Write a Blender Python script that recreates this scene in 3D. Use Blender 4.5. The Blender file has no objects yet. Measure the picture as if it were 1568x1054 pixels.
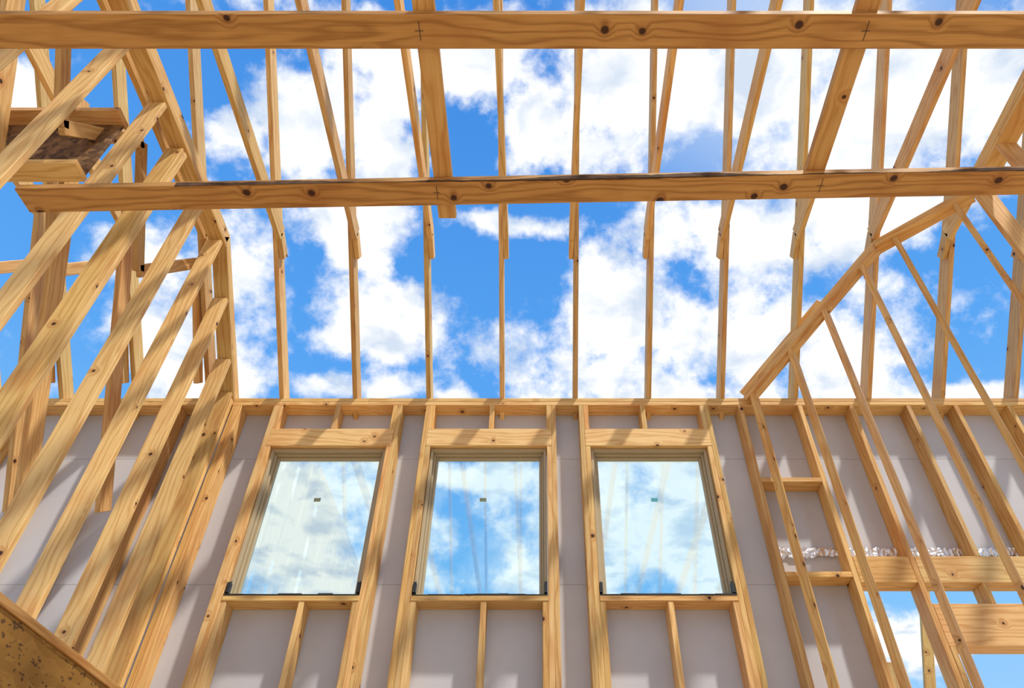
import bpy, math, random
from mathutils import Vector
random.seed(7)
CZ=1.5   # eye height; framing heights below are given relative to it
scene=bpy.context.scene
scene.view_settings.view_transform='Standard'
scene.view_settings.look='None'
scene.view_settings.exposure=0.0

# ---------------------------------------------------------------- materials
def new_mat(name):
    m=bpy.data.materials.new(name); m.use_nodes=True
    nt=m.node_tree; nt.nodes.clear()
    out=nt.nodes.new('ShaderNodeOutputMaterial')
    b=nt.nodes.new('ShaderNodeBsdfPrincipled')
    nt.links.new(b.outputs[0],out.inputs[0])
    return m,nt,b
def N(nt,t,**k):
    n=nt.nodes.new(t)
    for a,v in k.items(): setattr(n,a,v)
    return n
def ramp(nt,src,stops):
    r=N(nt,'ShaderNodeValToRGB')
    e=r.color_ramp.elements
    while len(e)<len(stops): e.new(0.5)
    for i,(p,c) in enumerate(stops):
        e[i].position=p; e[i].color=(c[0],c[1],c[2],1)
    nt.links.new(src,r.inputs[0]); return r
def mixc(nt,fac,a,b,mode='MIX'):
    m=N(nt,'ShaderNodeMix',data_type='RGBA',blend_type=mode)
    m.clamp_factor=True
    for s,v in ((m.inputs[0],fac),(m.inputs[6],a),(m.inputs[7],b)):
        if isinstance(v,bpy.types.NodeSocket): nt.links.new(v,s)
        elif isinstance(v,(int,float)): s.default_value=v
        else: s.default_value=(*v,1)
    return m.outputs[2]
def math_(nt,op,a,b=0.0,c=None):
    m=N(nt,'ShaderNodeMath',operation=op)
    for i,v in enumerate((a,b,c)):
        if v is None: continue
        if isinstance(v,bpy.types.NodeSocket): nt.links.new(v,m.inputs[i])
        else: m.inputs[i].default_value=v
    return m.outputs[0]

def wood_mat(name,light,dark,keep=.45,grain=.42,ks=1.0):
    m,nt,b=new_mat(name); L=nt.links
    uv=N(nt,'ShaderNodeUVMap',uv_map='UVMap')
    warpn=N(nt,'ShaderNodeTexNoise',noise_dimensions='2D'); warpn.inputs['Scale'].default_value=7; warpn.inputs['Detail'].default_value=1
    L.new(uv.outputs[0],warpn.inputs['Vector'])
    vor=N(nt,'ShaderNodeTexVoronoi',voronoi_dimensions='2D'); vor.inputs['Scale'].default_value=3.3
    L.new(uv.outputs[0],vor.inputs['Vector'])
    sc=N(nt,'ShaderNodeSeparateColor'); L.new(vor.outputs['Color'],sc.inputs[0])
    # per-cell random: drop some knots, vary size of the rest
    extra=math_(nt,'MULTIPLY',math_(nt,'LESS_THAN',sc.outputs[0],keep),9.0)
    wob=math_(nt,'MULTIPLY_ADD',warpn.outputs['Fac'],0.05,math_(nt,'ADD',vor.outputs['Distance'],math_(nt,'MULTIPLY',sc.outputs[1],0.025)))
    wob=math_(nt,'ADD',wob,extra)
    kn=N(nt,'ShaderNodeMapRange',interpolation_type='SMOOTHSTEP')
    L.new(wob,kn.inputs[0]); kn.inputs[1].default_value=0.06*ks; kn.inputs[2].default_value=0.085*ks; kn.inputs[3].default_value=1; kn.inputs[4].default_value=0
    swirl=N(nt,'ShaderNodeMapRange',interpolation_type='SMOOTHSTEP')
    L.new(wob,swirl.inputs[0]); swirl.inputs[1].default_value=0.05; swirl.inputs[2].default_value=0.22; swirl.inputs[3].default_value=1; swirl.inputs[4].default_value=0
    sep=N(nt,'ShaderNodeSeparateXYZ'); L.new(uv.outputs[0],sep.inputs[0])
    n1=N(nt,'ShaderNodeTexNoise',noise_dimensions='2D'); n1.inputs['Scale'].default_value=1; n1.inputs['Detail'].default_value=2
    c1=N(nt,'ShaderNodeCombineXYZ'); L.new(math_(nt,'MULTIPLY',sep.outputs[0],1.3),c1.inputs[0]); L.new(math_(nt,'MULTIPLY',sep.outputs[1],9),c1.inputs[1])
    L.new(c1.outputs[0],n1.inputs['Vector'])
    ph=math_(nt,'MULTIPLY_ADD',n1.outputs['Fac'],7.0,math_(nt,'MULTIPLY',sep.outputs[1],45))
    ph=math_(nt,'MULTIPLY_ADD',swirl.outputs[0],2.6,ph)
    ring=math_(nt,'MULTIPLY_ADD',math_(nt,'SINE',math_(nt,'MULTIPLY',ph,3.2)),0.5,0.5)
    fine=N(nt,'ShaderNodeTexNoise',noise_dimensions='2D'); fine.inputs['Scale'].default_value=1; fine.inputs['Detail'].default_value=4
    c2=N(nt,'ShaderNodeCombineXYZ'); L.new(math_(nt,'MULTIPLY',sep.outputs[0],5),c2.inputs[0]); L.new(math_(nt,'MULTIPLY',sep.outputs[1],150),c2.inputs[1])
    L.new(c2.outputs[0],fine.inputs['Vector'])
    g=math_(nt,'MULTIPLY_ADD',fine.outputs['Fac'],0.6,math_(nt,'MULTIPLY',math_(nt,'POWER',ring,2.5),grain))
    col=ramp(nt,g,[(0.15,light),(0.95,dark)]).outputs[0]
    bl=N(nt,'ShaderNodeTexNoise',noise_dimensions='2D'); bl.inputs['Scale'].default_value=2.2; bl.inputs['Detail'].default_value=3
    L.new(uv.outputs[0],bl.inputs['Vector'])
    blr=N(nt,'ShaderNodeMapRange'); L.new(bl.outputs['Fac'],blr.inputs[0]); blr.inputs[1].default_value=0.5; blr.inputs[2].default_value=0.75; blr.inputs[4].default_value=0.45
    col=mixc(nt,blr.outputs[0],col,(dark[0]*1.0,dark[1]*0.75,dark[2]*0.7))
    at=N(nt,'ShaderNodeUVMap',uv_map='tint_rg'); at2=N(nt,'ShaderNodeUVMap',uv_map='tint_b')
    s1=N(nt,'ShaderNodeSeparateXYZ'); s2=N(nt,'ShaderNodeSeparateXYZ'); L.new(at.outputs[0],s1.inputs[0]); L.new(at2.outputs[0],s2.inputs[0])
    cc=N(nt,'ShaderNodeCombineXYZ'); L.new(s1.outputs[0],cc.inputs[0]); L.new(s1.outputs[1],cc.inputs[1]); L.new(s2.outputs[0],cc.inputs[2])
    col=mixc(nt,1.0,col,cc.outputs[0],'MULTIPLY')
    halo=math_(nt,'MULTIPLY',swirl.outputs[0],0.5)
    col=mixc(nt,halo,col,(dark[0]*0.7,dark[1]*0.5,dark[2]*0.4))
    col=mixc(nt,kn.outputs[0],col,(0.06,0.022,0.01))
    L.new(col,b.inputs['Base Color'])
    b.inputs['Roughness'].default_value=0.62
    b.inputs['Specular IOR Level'].default_value=0.3
    bp=N(nt,'ShaderNodeBump'); bp.inputs['Strength'].default_value=0.15; bp.inputs['Distance'].default_value=0.002
    L.new(g,bp.inputs['Height']); L.new(bp.outputs[0],b.inputs['Normal'])
    return m
PINE=wood_mat('pine_lumber',(0.93,0.66,0.31),(0.62,0.32,0.09),.45,.38)
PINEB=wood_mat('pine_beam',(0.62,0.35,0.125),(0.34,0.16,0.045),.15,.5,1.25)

def plain(name,c,rough=0.6,metal=0,var=0.0,scale=3):
    m,nt,b=new_mat(name)
    b.inputs['Roughness'].default_value=rough; b.inputs['Metallic'].default_value=metal
    tc=N(nt,'ShaderNodeTexCoord'); no=N(nt,'ShaderNodeTexNoise'); no.inputs['Scale'].default_value=scale; no.inputs['Detail'].default_value=5
    nt.links.new(tc.outputs['Object'],no.inputs['Vector'])
    r=ramp(nt,no.outputs['Fac'],[(0.3,[x*(1-var) for x in c]),(0.7,[min(1,x*(1+var)) for x in c])])
    nt.links.new(r.outputs[0],b.inputs['Base Color'])
    return m
SHEATH=plain('grey_sheathing',(0.56,0.565,0.625),0.7,0,0.07,2)
SEAM=plain('sheathing_seam',(0.33,0.32,0.34),0.8)
FRAME=plain('window_frame_tan',(0.47,0.38,0.24),0.5,0,0.04)
BLACK=plain('black_rubber',(0.02,0.02,0.022),0.5)
STICK=plain('sticker_dark',(0.16,0.19,0.12),0.5)
STICKB=plain('sticker_blue',(0.05,0.35,0.45),0.5)
WANE=plain('bark_wane',(0.09,0.045,0.02),0.9,0,0.4,20)
PENCIL=plain('pencil_mark',(0.10,0.06,0.04),0.8)
GROUND=plain('dirt_ground',(0.42,0.34,0.25),0.95,0,0.2,0.8)
FLOORM=plain('subfloor_plywood',(0.64,0.50,0.32),0.8,0,0.12,2)
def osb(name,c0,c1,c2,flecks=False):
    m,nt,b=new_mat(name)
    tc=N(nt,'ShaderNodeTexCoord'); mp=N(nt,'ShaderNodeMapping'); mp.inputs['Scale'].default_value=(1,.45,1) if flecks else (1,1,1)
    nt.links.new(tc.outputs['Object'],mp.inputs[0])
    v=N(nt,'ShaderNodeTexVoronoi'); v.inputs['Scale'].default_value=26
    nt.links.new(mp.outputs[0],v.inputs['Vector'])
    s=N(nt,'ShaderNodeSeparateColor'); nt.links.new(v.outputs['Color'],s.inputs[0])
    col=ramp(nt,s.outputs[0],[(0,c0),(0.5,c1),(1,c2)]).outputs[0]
    if flecks:
        n2=N(nt,'ShaderNodeTexNoise'); n2.inputs['Scale'].default_value=55; n2.inputs['Detail'].default_value=1
        nt.links.new(mp.outputs[0],n2.inputs['Vector'])
        r=N(nt,'ShaderNodeMapRange'); nt.links.new(n2.outputs['Fac'],r.inputs[0]); r.inputs[1].default_value=.62; r.inputs[2].default_value=.68; r.inputs[4].default_value=.8
        col=mixc(nt,r.outputs[0],col,(.07,.03,.01))
    nt.links.new(col,b.inputs['Base Color']); b.inputs['Roughness'].default_value=0.8
    return m
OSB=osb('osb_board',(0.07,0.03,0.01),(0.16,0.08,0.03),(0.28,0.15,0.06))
PLY=osb('plywood_sheet',(0.29,0.14,0.02),(0.34,0.17,0.03),(0.40,0.21,0.04),True)
def foil():
    m,nt,b=new_mat('foil_tape'); b.inputs['Base Color'].default_value=(0.9,0.9,0.92,1)
    b.inputs['Metallic'].default_value=0.8; b.inputs['Roughness'].default_value=0.3
    tc=N(nt,'ShaderNodeTexCoord'); no=N(nt,'ShaderNodeTexNoise'); no.inputs['Scale'].default_value=30
    nt.links.new(tc.outputs['Object'],no.inputs['Vector']); bp=N(nt,'ShaderNodeBump'); bp.inputs['Distance'].default_value=0.02
    nt.links.new(no.outputs['Fac'],bp.inputs['Height']); nt.links.new(bp.outputs[0],b.inputs['Normal'])
    return m
FOIL=foil()
def glass():
    m=bpy.data.materials.new('window_glass'); m.use_nodes=True; nt=m.node_tree; nt.nodes.clear()
    o=N(nt,'ShaderNodeOutputMaterial'); t=N(nt,'ShaderNodeBsdfTransparent'); t.inputs[0].default_value=(0.91,0.98,0.97,1)
    g=N(nt,'ShaderNodeBsdfGlossy'); g.inputs['Roughness'].default_value=0.015; g.inputs[0].default_value=(0.9,1,1,1)
    mx=N(nt,'ShaderNodeMixShader'); mx.inputs[0].default_value=0.11
    nt.links.new(t.outputs[0],mx.inputs[1]); nt.links.new(g.outputs[0],mx.inputs[2]); nt.links.new(mx.outputs[0],o.inputs[0])
    return m
GLASS=glass()

# ---------------------------------------------------------------- mesh builder
class Lumber:
    def __init__(s): s.v=[];s.f=[];s.uv=[];s.t=[]
    def board(s,a,b,w,h,up=(0,0,1),tint=None):
        """a,b ends (z relative to eye height); w across, h along `up`"""
        a=Vector(a);b=Vector(b);a.z+=CZ;b.z+=CZ
        d=(b-a); L=d.length; d.normalize()
        side=d.cross(Vector(up)).normalized(); u=side.cross(d).normalized()
        i=len(s.v)
        for e in (a,b):
            for (x,y) in ((-1,-1),(1,-1),(1,1),(-1,1)):
                s.v.append(e+side*(x*w/2)+u*(y*h/2))
        ou,ov=random.random()*60,random.random()*60
        if tint is None:
            k=random.uniform(0.72,1.0); r=random.uniform(0,0.11)
            tint=(k,k*(1-r),k*(1-r-random.uniform(0,.2)))
        off=0
        for k,wd in enumerate((w,h,w,h)):
            j=(k+1)%4
            s.f.append((i+k,i+j,i+4+j,i+4+k))
            s.uv+= [(ou,ov+off),(ou,ov+off+wd),(ou+L,ov+off+wd),(ou+L,ov+off)]
            off+=wd; s.t+=[tint]*4
        dk=tuple(c*0.9 for c in tint)
        s.f.append((i+3,i+2,i+1,i)); s.uv+=[(ou,ov),(ou+.01,ov),(ou+.01,ov+h),(ou,ov+h)]; s.t+=[dk]*4
        s.f.append((i+4,i+5,i+6,i+7)); s.uv+=[(ou,ov),(ou+.01,ov),(ou+.01,ov+h),(ou,ov+h)]; s.t+=[dk]*4
    def box(s,x0,x1,y0,y1,z0,z1,tint=None,axis=None):
        dx,dy,dz=x1-x0,y1-y0,z1-z0; cx,cy,cz=(x0+x1)/2,(y0+y1)/2,(z0+z1)/2
        if axis is None: axis='xyz'[[dx,dy,dz].index(max(dx,dy,dz))]
        if axis=='x': s.board((x0,cy,cz),(x1,cy,cz),dy,dz,(0,0,1),tint)
        elif axis=='y': s.board((cx,y0,cz),(cx,y1,cz),dx,dz,(0,0,1),tint)
        else: s.board((cx,cy,z0),(cx,cy,z1),dx,dy,(0,1,0),tint)
    def make(s,name,mat,parent=None,bevel=0.003):
        me=bpy.data.meshes.new(name); me.from_pydata([tuple(x) for x in s.v],[],s.f)
        for nm in ('UVMap','tint_rg','tint_b'): me.uv_layers.new(name=nm)
        flat=[c for p in s.uv for c in p]; me.uv_layers['UVMap'].data.foreach_set('uv',flat)
        flat=[c for p in s.t for c in p[:2]]; me.uv_layers['tint_rg'].data.foreach_set('uv',flat)
        flat=[c for p in s.t for c in (p[2],0.0)]; me.uv_layers['tint_b'].data.foreach_set('uv',flat)
        me.materials.append(mat); me.update()
        o=bpy.data.objects.new(name,me); scene.collection.objects.link(o)
        if bevel:
            m=o.modifiers.new('bevel','BEVEL'); m.width=bevel; m.segments=1; m.limit_method='ANGLE'
        if parent: o.parent=parent
        return o
def empty(name):
    e=bpy.data.objects.new(name,None); scene.collection.objects.link(e); return e

T=0.038; D=0.14
YW=4.53; ZP=3.71; YK=3.565; ZK=4.52; SL=0.839
def top(y):
    y=abs(y)
    return ZP+(YW-y)*SL if y>YK else ZK

# ---------------------------------------------------------------- back wall
wb=empty('wall_back')
L=Lumber()
for z in (ZP-T,ZP-2*T):
    for x0,x1 in ((-5.2,-1.4),(-1.4,2.2),(2.2,5.4)):
        L.box(x0,x1,YW,YW+D,z,z+T-.001)
zt=ZP-2*T
def stud(x,z0=-1.46,z1=zt,y0=YW,y1=YW+D): L.box(x-T/2,x+T/2,y0,y1,z0,z1)
wins=[(-2.13,-1.15),(-0.881,0.105),(0.37,1.36)]
mids=[(-1.64,-1.56),(-0.377,-0.36),(0.854,0.874)]
HB,HT,SZ=3.228,3.393,2.02
for (x0,x1),(mt,mb) in zip(wins,mids):
    stud(x0-T/2); stud(x1+T/2)
    stud(x0+T/2,-1.46,HB); stud(x1-T/2,-1.46,HB)
    L.box(x0,x1,YW-.002,YW+D,HB,HT,tint=(1.0,1.0,1.0))
    stud(mt,HT,zt); stud(x0+T/2,HT,zt); stud(x1-T/2,HT,zt)
    L.box(x0+T,x1-T,YW-.004,YW+D,SZ-T,SZ)
    stud(mb,-1.46,SZ-T); stud(x0+1.5*T,-1.46,SZ-T); stud(x1-1.5*T,-1.46,SZ-T)
stud(-2.45); stud(-2.49)
for x in (-2.95,-3.4,-3.83,-4.25,-4.7): stud(x)
for x in (1.66,2.15,2.575): stud(x)
for x in (3.04,3.43,3.87,4.3,4.75): stud(x,2.30)
L.box(1.68,2.13,YW,YW+D,2.90,2.938); L.box(1.68,2.13,YW,YW+D,2.15,2.188)
L.box(2.17,2.555,YW,YW+D,2.11,2.30); L.box(2.595,5.2,YW,YW+D,2.11,2.30)
L.box(2.595,5.2,YW,YW+D,1.69,1.965)
for x in (3.0,3.42,3.86,4.3): stud(x,1.965,2.11)
stud(2.615,-1.46,1.69); stud(3.9,-1.46,1.69)
L.box(-5.2,5.4,YW,YW+D,-1.498,-1.46)
L.make('framing',PINE,wb)
S=Lumber()
g=.0012
def panels(xs,rows):
    for a,b in zip(xs[:-1],xs[1:]):
        for c,d in rows: S.box(a+g,b-g,YW+D+.001,YW+D+.014,c+g,d-g,tint=(1,1,1))
full=[(-1.5,-.28),(-.28,.94),(.94,2.16),(2.16,3.2),(3.2,ZP-.01)]
panels([-5.2,-3.35,-2.13],full)
for i,(x0,x1) in enumerate(wins):
    panels([x0,x1],[(-1.5,.8),(.8,SZ-.005),(HB+.005,ZP-.01)])
panels([-1.15,-.881],full);panels([.105,.37],full);panels([1.36,2.16],full)
panels([2.16,3.4,4.4,5.4],[(2.3,3.2),(3.2,ZP-.01)])
S.make('sheathing_panels',SHEATH,wb,bevel=0)
B=Lumber()
for x0,x1,z0,z1 in [(-5.2,-2.13,-1.5,3.7),(-1.15,-.881,-1.5,3.7),(.105,.37,-1.5,3.7),(1.36,2.16,-1.5,3.7),(2.16,5.4,2.3,3.7)]+[(a,b,-1.5,SZ-.01) for a,b in wins]+[(a,b,HB+.01,3.7) for a,b in wins]:
    B.box(x0,x1,YW+D+.016,YW+D+.022,z0,z1,tint=(1,1,1))
B.make('sheathing_backing',SEAM,wb,bevel=0)
vs=[];fs=[]
xs=[1.68,2.13,2.17,2.555,2.595,3.02,3.06,3.41,3.45,3.85,3.89,4.28]
for a,b in zip(xs[::2],xs[1::2]):
    n=24;i0=len(vs)
    for k in range(n+1):
        x=a+(b-a)*k/n
        for z in (2.375,2.40,2.425):
            vs.append((x,YW+D-.012-random.random()*.014,CZ+z-.03*random.random()*(z<2.4)+random.uniform(-.006,.006)))
    for k in range(n):
        for q in range(2):
            fs.append((i0+k*3+q,i0+k*3+q+1,i0+(k+1)*3+q+1,i0+(k+1)*3+q))
me=bpy.data.meshes.new('foil_strip');me.from_pydata(vs,[],fs);me.materials.append(FOIL)
o=bpy.data.objects.new('foil_strip',me);scene.collection.objects.link(o);o.parent=wb

# ---------------------------------------------------------------- windows
for n,((x0,x1)) in enumerate(wins):
    w=empty('window_%d'%(n+1))
    a,b=x0+T+.003,x1-T-.003; z0,z1=SZ+.003,HB-.003
    fr=Lumber(); y0,y1=YW+.035,YW+.15; t=.022; W=(1,1,1)
    def ring(a,b,z0,z1,y0,y1,t):
        fr.box(a,a+t,y0,y1,z0,z1,W); fr.box(b-t,b,y0,y1,z0,z1,W)
        fr.box(a+t,b-t,y0,y1,z1-t,z1,W); fr.box(a+t,b-t,y0,y1,z0,z0+t,W)
    ring(a,b,z0,z1,y0,y1,t)
    ring(a+t,b-t,z0+t,z1-t,YW+.075,YW+.14,.016)
    ring(a+t+.016,b-t-.016,z0+t+.010,z1-t-.016,YW+.10,YW+.135,.018)
    fr.make('frame',FRAME,w,bevel=.003)
    gl=Lumber(); gl.box(a+.05,b-.05,YW+.118,YW+.122,z0+.045,z1-.05,W); gl.make('glass',GLASS,w,bevel=0)
    st=Lumber(); sx=a+(.40,.40,.44)[n]; st.box(sx,sx+.05,YW+.115,YW+.117,2.80,2.83,W)
    st.make('label_sticker',STICK if n!=2 else STICKB,w,bevel=0)
    bl=Lumber()
    for s_ in (a+.012,b-.012):
        bl.box(s_-.010,s_+.010,YW+.0,YW+.04,z0+.02,z0+.09,W)
        bl.board((s_,YW+.01,z0+.02),(s_,YW+.06,z0+.17),.010,.010,(1,0,0),W)
    xk=a
    while xk<b-.02:
        l=min(random.uniform(.06,.16),b-xk); bl.box(xk,xk+l,YW-.006,YW+.1,SZ,SZ+random.uniform(.004,.013),W,axis='x'); xk+=l
    bl.make('black_sill_seal',BLACK,w,bevel=0)

# ---------------------------------------------------------------- left wall
wl=empty('wall_left'); L=Lumber()
XL0,XL1=-2.63,-2.51; xc=(XL0+XL1)/2
ys=[4.50,4.25,3.87,3.48,3.10,2.70,2.32,1.86,1.48,1.08,.68,.28,-.12,-.52,-.92,-1.32]
for y in ys:
    k=random.uniform(.86,1.0); L.box(XL0,XL1,y-T/2,y+T/2,-1.46,top(y)-T-.03,tint=(k,k*.99,k*.93))
L.box(XL0,XL1,4.44,4.478,-1.46,3.7)
L.box(XL0,XL1,2.64,2.68-.001,-1.46,4.44)
L.board((xc,YW,ZP-T/2-.0),(xc,YK,ZK-T/2),XL1-XL0,T)
L.board((xc,YK,ZK-T/2),(xc,-1.4,ZK-T/2),XL1-XL0,T)
L.box(XL0,XL1,-1.4,YW,-1.498,-1.46)
L.make('framing',PINE,wl)

# diagonal corner wall and right wall
wd=empty('wall_right_angled'); L=Lumber()
A=Vector((1.72,4.50));Bp=Vector((3.27,3.06))
dd=(Bp-A).normalized(); nn=Vector((dd.y,-dd.x))
def on(f,z): p=A+(Bp-A)*f; return (p.x,p.y,z)
for f in (.03,.22,.39,.576,.72,.94):
    p=on(f,0); L.board(on(f,-1.46),on(f,top(p[1])-T-.02),T,.089,(nn.x,nn.y,0))
fk=(A.y-YK)/(A.y-Bp.y)
for off in (0,T):
    L.board(on(-0.0,ZP-T/2-off),on(fk,ZK-T/2-off),.10,T,(0,0,1))
    L.board(on(fk,ZK-T/2-off),on(1.0,ZK-T/2-off),.10,T,(0,0,1))
L.board(on(0.0,ZP-.02),on(.40,top(on(.40,0)[1])-.02),.04,.17,(0,0,1))
L.board(on(0,-1.479),on(1,-1.479),.089,T)
L.make('framing',PINE,wd)
wr=empty('wall_right'); L=Lumber()
for y in (3.0,2.62,2.22,1.80,1.4,1.0,.6,.2,-.2,-.6,-1.0): L.box(3.23,3.37,y-T/2,y+T/2,-1.46,ZK-2*T)
for z in (ZK-T,ZK-2*T): L.box(3.23,3.37,-1.4,3.06,z,z+T-.001)
L.box(3.23,3.37,-1.4,3.0,-1.498,-1.46)
L.make('framing',PINE,wr)

# front wall (behind the viewer)
wf=empty('wall_front'); L=Lumber()
for z in (ZP-T,ZP-2*T): L.box(-5.2,5.4,-YW-D,-YW,z,z+T-.001)
x=-5.1
while x<5.3: L.box(x-T/2,x+T/2,-YW-D,-YW,-1.46,zt); x+=.43
L.box(-5.2,5.4,-YW-D,-YW,-1.498,-1.46)
L.make('framing',PINE,wf)

# porch brace seen through the right opening
pb=Lumber(); pb.board((3.05,6.3,1.2),(3.75,6.3,3.4),.089,T,(0,1,0)); pb.board((3.0,6.3,-1.5),(3.0,6.3,2.2),.089,.089,(0,1,0)); pb.make('porch_brace',PINE)

# ---------------------------------------------------------------- roof framing
rf=empty('roof_framing'); L=Lumber()
th=math.atan(SL); ny,nz=math.sin(th),math.cos(th); H=D
YR=0.0; ZR=ZP+YW*SL
rx=[.31+.6096*k for k in range(-8,9)]
for i,x in enumerate(rx):
    for s in (1,-1):
        L.board((x,s*(YW+.22+ny*H/2),ZP-.22*SL+nz*H/2),(x,s*(.03+ny*H/2*0),ZR+nz*H/2+ .02),T,H,(0,0,1))
    xt=x+(T+.001)*(1 if x<0 else -1)
    L.board((xt,YK-.05,ZK+D/2),(xt,-YK+.05,ZK+D/2),T,D,(0,0,1))
    L.board((xt,YK+.13,ZK+D/2-.13*SL+.03),(xt,YK-.06,ZK+D/2+.01),T,.09,(0,0,1))
L.box(-4.7,5.3,-T/2,T/2,ZR-.1,ZR+.15)
for x in (-2.60,-2.56):
    L.board((x,YW+.1,ZP-.1*SL+H/2+.03),(x,YK-.02,ZK+H/2+.01),T,H)
    L.board((x,YK+.02,ZK+D/2+.001),(x,-1.4,ZK+D/2+.001),T,D)
L.make('rafters_and_ties',PINE,rf)

# truss webs in the room beyond the left wall
tw=empty('roof_truss_webs'); L=Lumber()
for x in (-2.79,-3.40,-4.01,-4.62):
    pts=[(4.4,3.76),(3.7,4.45),(3.2,3.76),(2.6,4.45),(2.1,3.76),(1.5,4.45),(1.0,3.76)]
    for (ya,za),(yb,zb) in zip(pts[:-1],pts[1:]):
        L.board((x,ya,za),(x,yb,zb),T,.089,(0,.3,1))
# long lateral braces and a knee-wall line in the same room
for x in (-3.1,-3.75):
    L.board((x,4.45,2.6),(x,3.1,4.5),T,.14,(0,.3,1))
    L.board((x,3.75,2.2),(x,2.3,4.5),T,.14,(0,.3,1))
    L.board((x,2.9,2.4),(x,1.5,4.5),T,.14,(0,.3,1))
L.make('webs',PINE,tw)
oh=empty('osb_header')
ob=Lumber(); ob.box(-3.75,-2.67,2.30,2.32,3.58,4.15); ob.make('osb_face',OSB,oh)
ob=Lumber(); ob.box(-3.75,-2.66,2.20,2.33,3.54,3.58); ob.box(-3.75,-2.66,2.20,2.33,4.15,4.19); ob.make('header_plates',PINE,oh)

# ---------------------------------------------------------------- temporary beams
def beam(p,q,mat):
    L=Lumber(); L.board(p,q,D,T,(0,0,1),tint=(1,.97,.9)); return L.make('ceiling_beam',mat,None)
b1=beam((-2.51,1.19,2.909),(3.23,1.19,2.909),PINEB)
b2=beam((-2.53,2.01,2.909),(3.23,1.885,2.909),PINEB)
# pencil layout marks on the undersides
for bb,yc,xsm in ((b1,1.19,(-.48,1.33)),(b2,1.965,(-.49,)),(b2,1.925,(1.36,))):
    P=Lumber()
    for xm in xsm:
        P.box(xm-.0015,xm+.0015,yc-.045,yc+.035,2.8885,2.8895,(1,1,1)); P.box(xm-.02,xm+.015,yc-.006,yc-.003,2.8885,2.8895,(1,1,1))
    P.make('pencil_marks',PENCIL,bb,bevel=0)
# rough bark (wane) left along the lower edge of the far beam
vs=[];fs=[];n=160
for k in range(n+1):
    x=-1.75+4.7*k/n; yc=2.01-(x+2.53)*.125/5.76-D/2
    h=max(.0005,.014+.012*math.sin(x*3.1)+.007*math.sin(x*9.7)+random.uniform(-.003,.003))
    e=max(.0005,.004+.006*math.sin(x*2.3+1)+random.uniform(-.002,.002))
    vs+=[(x,yc-.0012,CZ+2.889+h),(x,yc-.0016,CZ+2.8885),(x,yc+e,CZ+2.8885)]
for k in range(n):
    for q in range(2): fs.append((k*3+q,k*3+q+1,(k+1)*3+q+1,(k+1)*3+q))
me=bpy.data.meshes.new('bark_edge');me.from_pydata(vs,[],fs);me.materials.append(WANE)
o=bpy.data.objects.new('bark_edge',me);scene.collection.objects.link(o);o.parent=b2
L=Lumber(); L.board((-.46,-.6,2.948),(-.46,2.143,2.948),.089,T,tint=(.80,.72,.60)); L.make('brace_board',PINE)
L=Lumber(); L.board((1.31,-.6,2.948),(1.33,2.0,2.948),.089,T,tint=(.72,.62,.5)); L.make('brace_board',PINE)

# plywood-clad half wall, lower left
hw=empty('plywood_half_wall')
P=Lumber(); P.box(-2.318,-2.30,-1.0,2.0,-1.5,1.27,axis='y'); P.box(-2.318,-2.30,2.003,4.4,-1.5,1.27,axis='y'); P.make('plywood_face',PLY,hw)
P=Lumber(); P.box(-2.43,-2.29,-1.0,4.4,1.271,1.309,tint=(.62,.5,.38)); 
for y in (0,.8,1.6,2.4,3.2,4.0): P.box(-2.41,-2.32,y,y+T,-1.5,1.27)
P.make('cap_and_studs',PINE,hw)

# floor + ground
F=Lumber(); F.box(-5.2,5.4,-4.7,4.7,-1.7,-1.5,tint=(1,1,1)); F.make('floor',FLOORM,None,bevel=0)
me=bpy.data.meshes.new('ground');me.from_pydata([(-60,-60,-.2),(60,-60,-.2),(60,60,-.2),(-60,60,-.2)],[],[(0,1,2,3)]);me.materials.append(GROUND)
o=bpy.data.objects.new('ground',me);scene.collection.objects.link(o)

# ---------------------------------------------------------------- sky
w=bpy.data.worlds.new('partly_cloudy_sky'); scene.world=w; w.use_nodes=True; nt=w.node_tree; nt.nodes.clear()
o=N(nt,'ShaderNodeOutputWorld'); bg=N(nt,'ShaderNodeBackground'); nt.links.new(bg.outputs[0],o.inputs[0])
tc=N(nt,'ShaderNodeTexCoord'); sp=N(nt,'ShaderNodeSeparateXYZ'); nt.links.new(tc.outputs['Generated'],sp.inputs[0])
dz=math_(nt,'MAXIMUM',sp.outputs[2],0.06)
cb=N(nt,'ShaderNodeCombineXYZ'); nt.links.new(math_(nt,'DIVIDE',sp.outputs[0],dz),cb.inputs[0]); nt.links.new(math_(nt,'DIVIDE',sp.outputs[1],dz),cb.inputs[1])
bl=[(-.374,.575,.08,.07),(-.483,.564,.045,.035),(-.244,.598,.055,.08),(-.2205,.44,.05,.03),(-.08,.455,.08,.05),(-.004,.553,.06,.07),
(.124,.50,.13,.10),(.316,.46,.2,.075),(.574,.531,.18,.12),(-.532,.86,.06,.10),(-.303,.753,.10,.075),(-.345,.959,.10,.09),(-.34,1.185,.15,.05),
(-.19,1.20,.06,.04),(-.02,.739,.06,.03),(.150,.941,.075,.12),(.44,1.0,.15,.14),(.376,.767,.16,.06),(.632,1.11,.13,.12),(.537,.725,.14,.08),
(-.74,1.07,.1,.12),(-.729,.874,.06,.08),(.977,1.22,.1,.05),(-.70,1.92,.30,.40),(.04,2.1,.14,.30),(-.2,1.52,.2,.06),(.42,1.78,.38,.6),
(-.9,.5,.12,.08),(.2,-.9,.8,.35),(-1.2,-1.6,.9,.5),(1.6,-.3,.5,.5),(1.25,2.7,.25,.2),(-.2,.15,.3,.12)]
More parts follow.
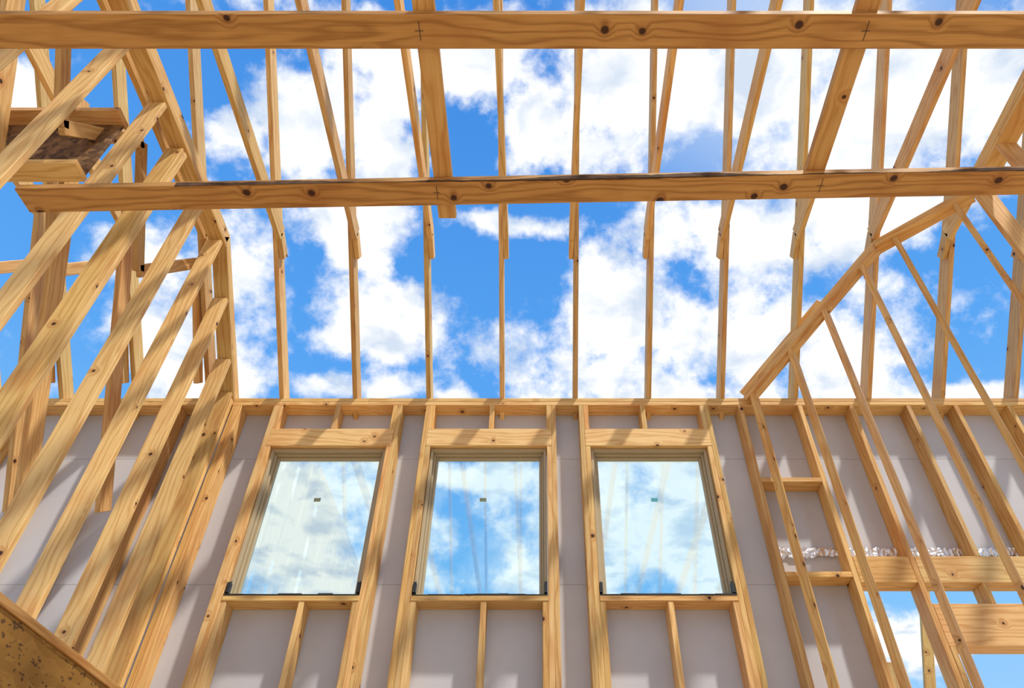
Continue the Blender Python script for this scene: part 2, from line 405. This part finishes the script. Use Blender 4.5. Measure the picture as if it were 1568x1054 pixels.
dn=N(nt,'ShaderNodeTexNoise',noise_dimensions='3D'); dn.inputs['Scale'].default_value=6; dn.inputs['Detail'].default_value=6
nt.links.new(tc.outputs['Generated'],dn.inputs['Vector'])
vm=N(nt,'ShaderNodeVectorMath',operation='MULTIPLY_ADD'); nt.links.new(dn.outputs['Color'],vm.inputs[0]); vm.inputs[1].default_value=(.20,.20,0); 
v0=N(nt,'ShaderNodeVectorMath',operation='ADD'); nt.links.new(cb.outputs[0],v0.inputs[0]); v0.inputs[1].default_value=(-.10,-.10,0); nt.links.new(v0.outputs[0],vm.inputs[2])
cur=None
for a,b_,ra,rb in bl:
    s=N(nt,'ShaderNodeVectorMath',operation='MULTIPLY_ADD'); nt.links.new(vm.outputs[0],s.inputs[0]); s.inputs[1].default_value=(1/ra,1/rb,0); s.inputs[2].default_value=(-a/ra,-b_/rb,0)
    l=N(nt,'ShaderNodeVectorMath',operation='LENGTH'); nt.links.new(s.outputs[0],l.inputs[0])
    cur=l.outputs['Value'] if cur is None else math_(nt,'MINIMUM',cur,l.outputs['Value'])
cur=math_(nt,'MINIMUM',cur,2.2)
fn=N(nt,'ShaderNodeTexNoise',noise_dimensions='3D'); fn.inputs['Scale'].default_value=11; fn.inputs['Detail'].default_value=10; fn.inputs['Roughness'].default_value=.6
nt.links.new(tc.outputs['Generated'],fn.inputs['Vector'])
dens=math_(nt,'ADD',math_(nt,'SUBTRACT',1.12,cur),math_(nt,'MULTIPLY_ADD',fn.outputs['Fac'],5.0,-2.5))
mr=N(nt,'ShaderNodeMapRange',interpolation_type='SMOOTHSTEP'); nt.links.new(dens,mr.inputs[0]); mr.inputs[1].default_value=-.7; mr.inputs[2].default_value=.42
skyc=ramp(nt,sp.outputs[2],[(0.0,(.50,.70,.92)),(0.35,(.22,.52,.90)),(0.62,(.095,.35,.83)),(1.0,(.04,.22,.68))])
# grey-blue cloud bases: thicker parts shade towards grey in soft patches
fs_=N(nt,'ShaderNodeTexNoise',noise_dimensions='3D'); fs_.inputs['Scale'].default_value=8; fs_.inputs['Detail'].default_value=6
nt.links.new(vm.outputs[0],fs_.inputs['Vector'])
cc=ramp(nt,fs_.outputs['Fac'],[(.34,(.62,.71,.84)),(.5,(1.0,1.0,1.0))])
# thin high haze towards the upper right
hz=N(nt,'ShaderNodeVectorMath',operation='DISTANCE'); nt.links.new(cb.outputs[0],hz.inputs[0]); hz.inputs[1].default_value=(.35,.42,0)
hr=N(nt,'ShaderNodeMapRange',interpolation_type='SMOOTHSTEP'); nt.links.new(hz.outputs['Value'],hr.inputs[0]); hr.inputs[1].default_value=.05; hr.inputs[2].default_value=.38; hr.inputs[3].default_value=.55; hr.inputs[4].default_value=0
base=mixc(nt,hr.outputs[0],skyc.outputs[0],(.75,.84,.95))
col=mixc(nt,mr.outputs[0],base,cc.outputs[0])
nt.links.new(col,bg.inputs[0]); bg.inputs[1].default_value=1.1

sd=bpy.data.lights.new('sun','SUN'); sd.energy=4.5; sd.angle=math.radians(2.2); sd.color=(1,.93,.80)
so=bpy.data.objects.new('sun',sd); scene.collection.objects.link(so)
so.rotation_euler=Vector((.40,-.34,1)).to_track_quat('Z','Y').to_euler()
so.location=(3,-8,15)

cd=bpy.data.cameras.new('camera'); cam=bpy.data.objects.new('camera',cd); scene.collection.objects.link(cam)
cd.sensor_width=36; cd.lens=24.75; cd.shift_x=-.0255
cam.location=(0,0,CZ); cam.rotation_euler=(math.radians(133.7),0,0)
scene.camera=cam
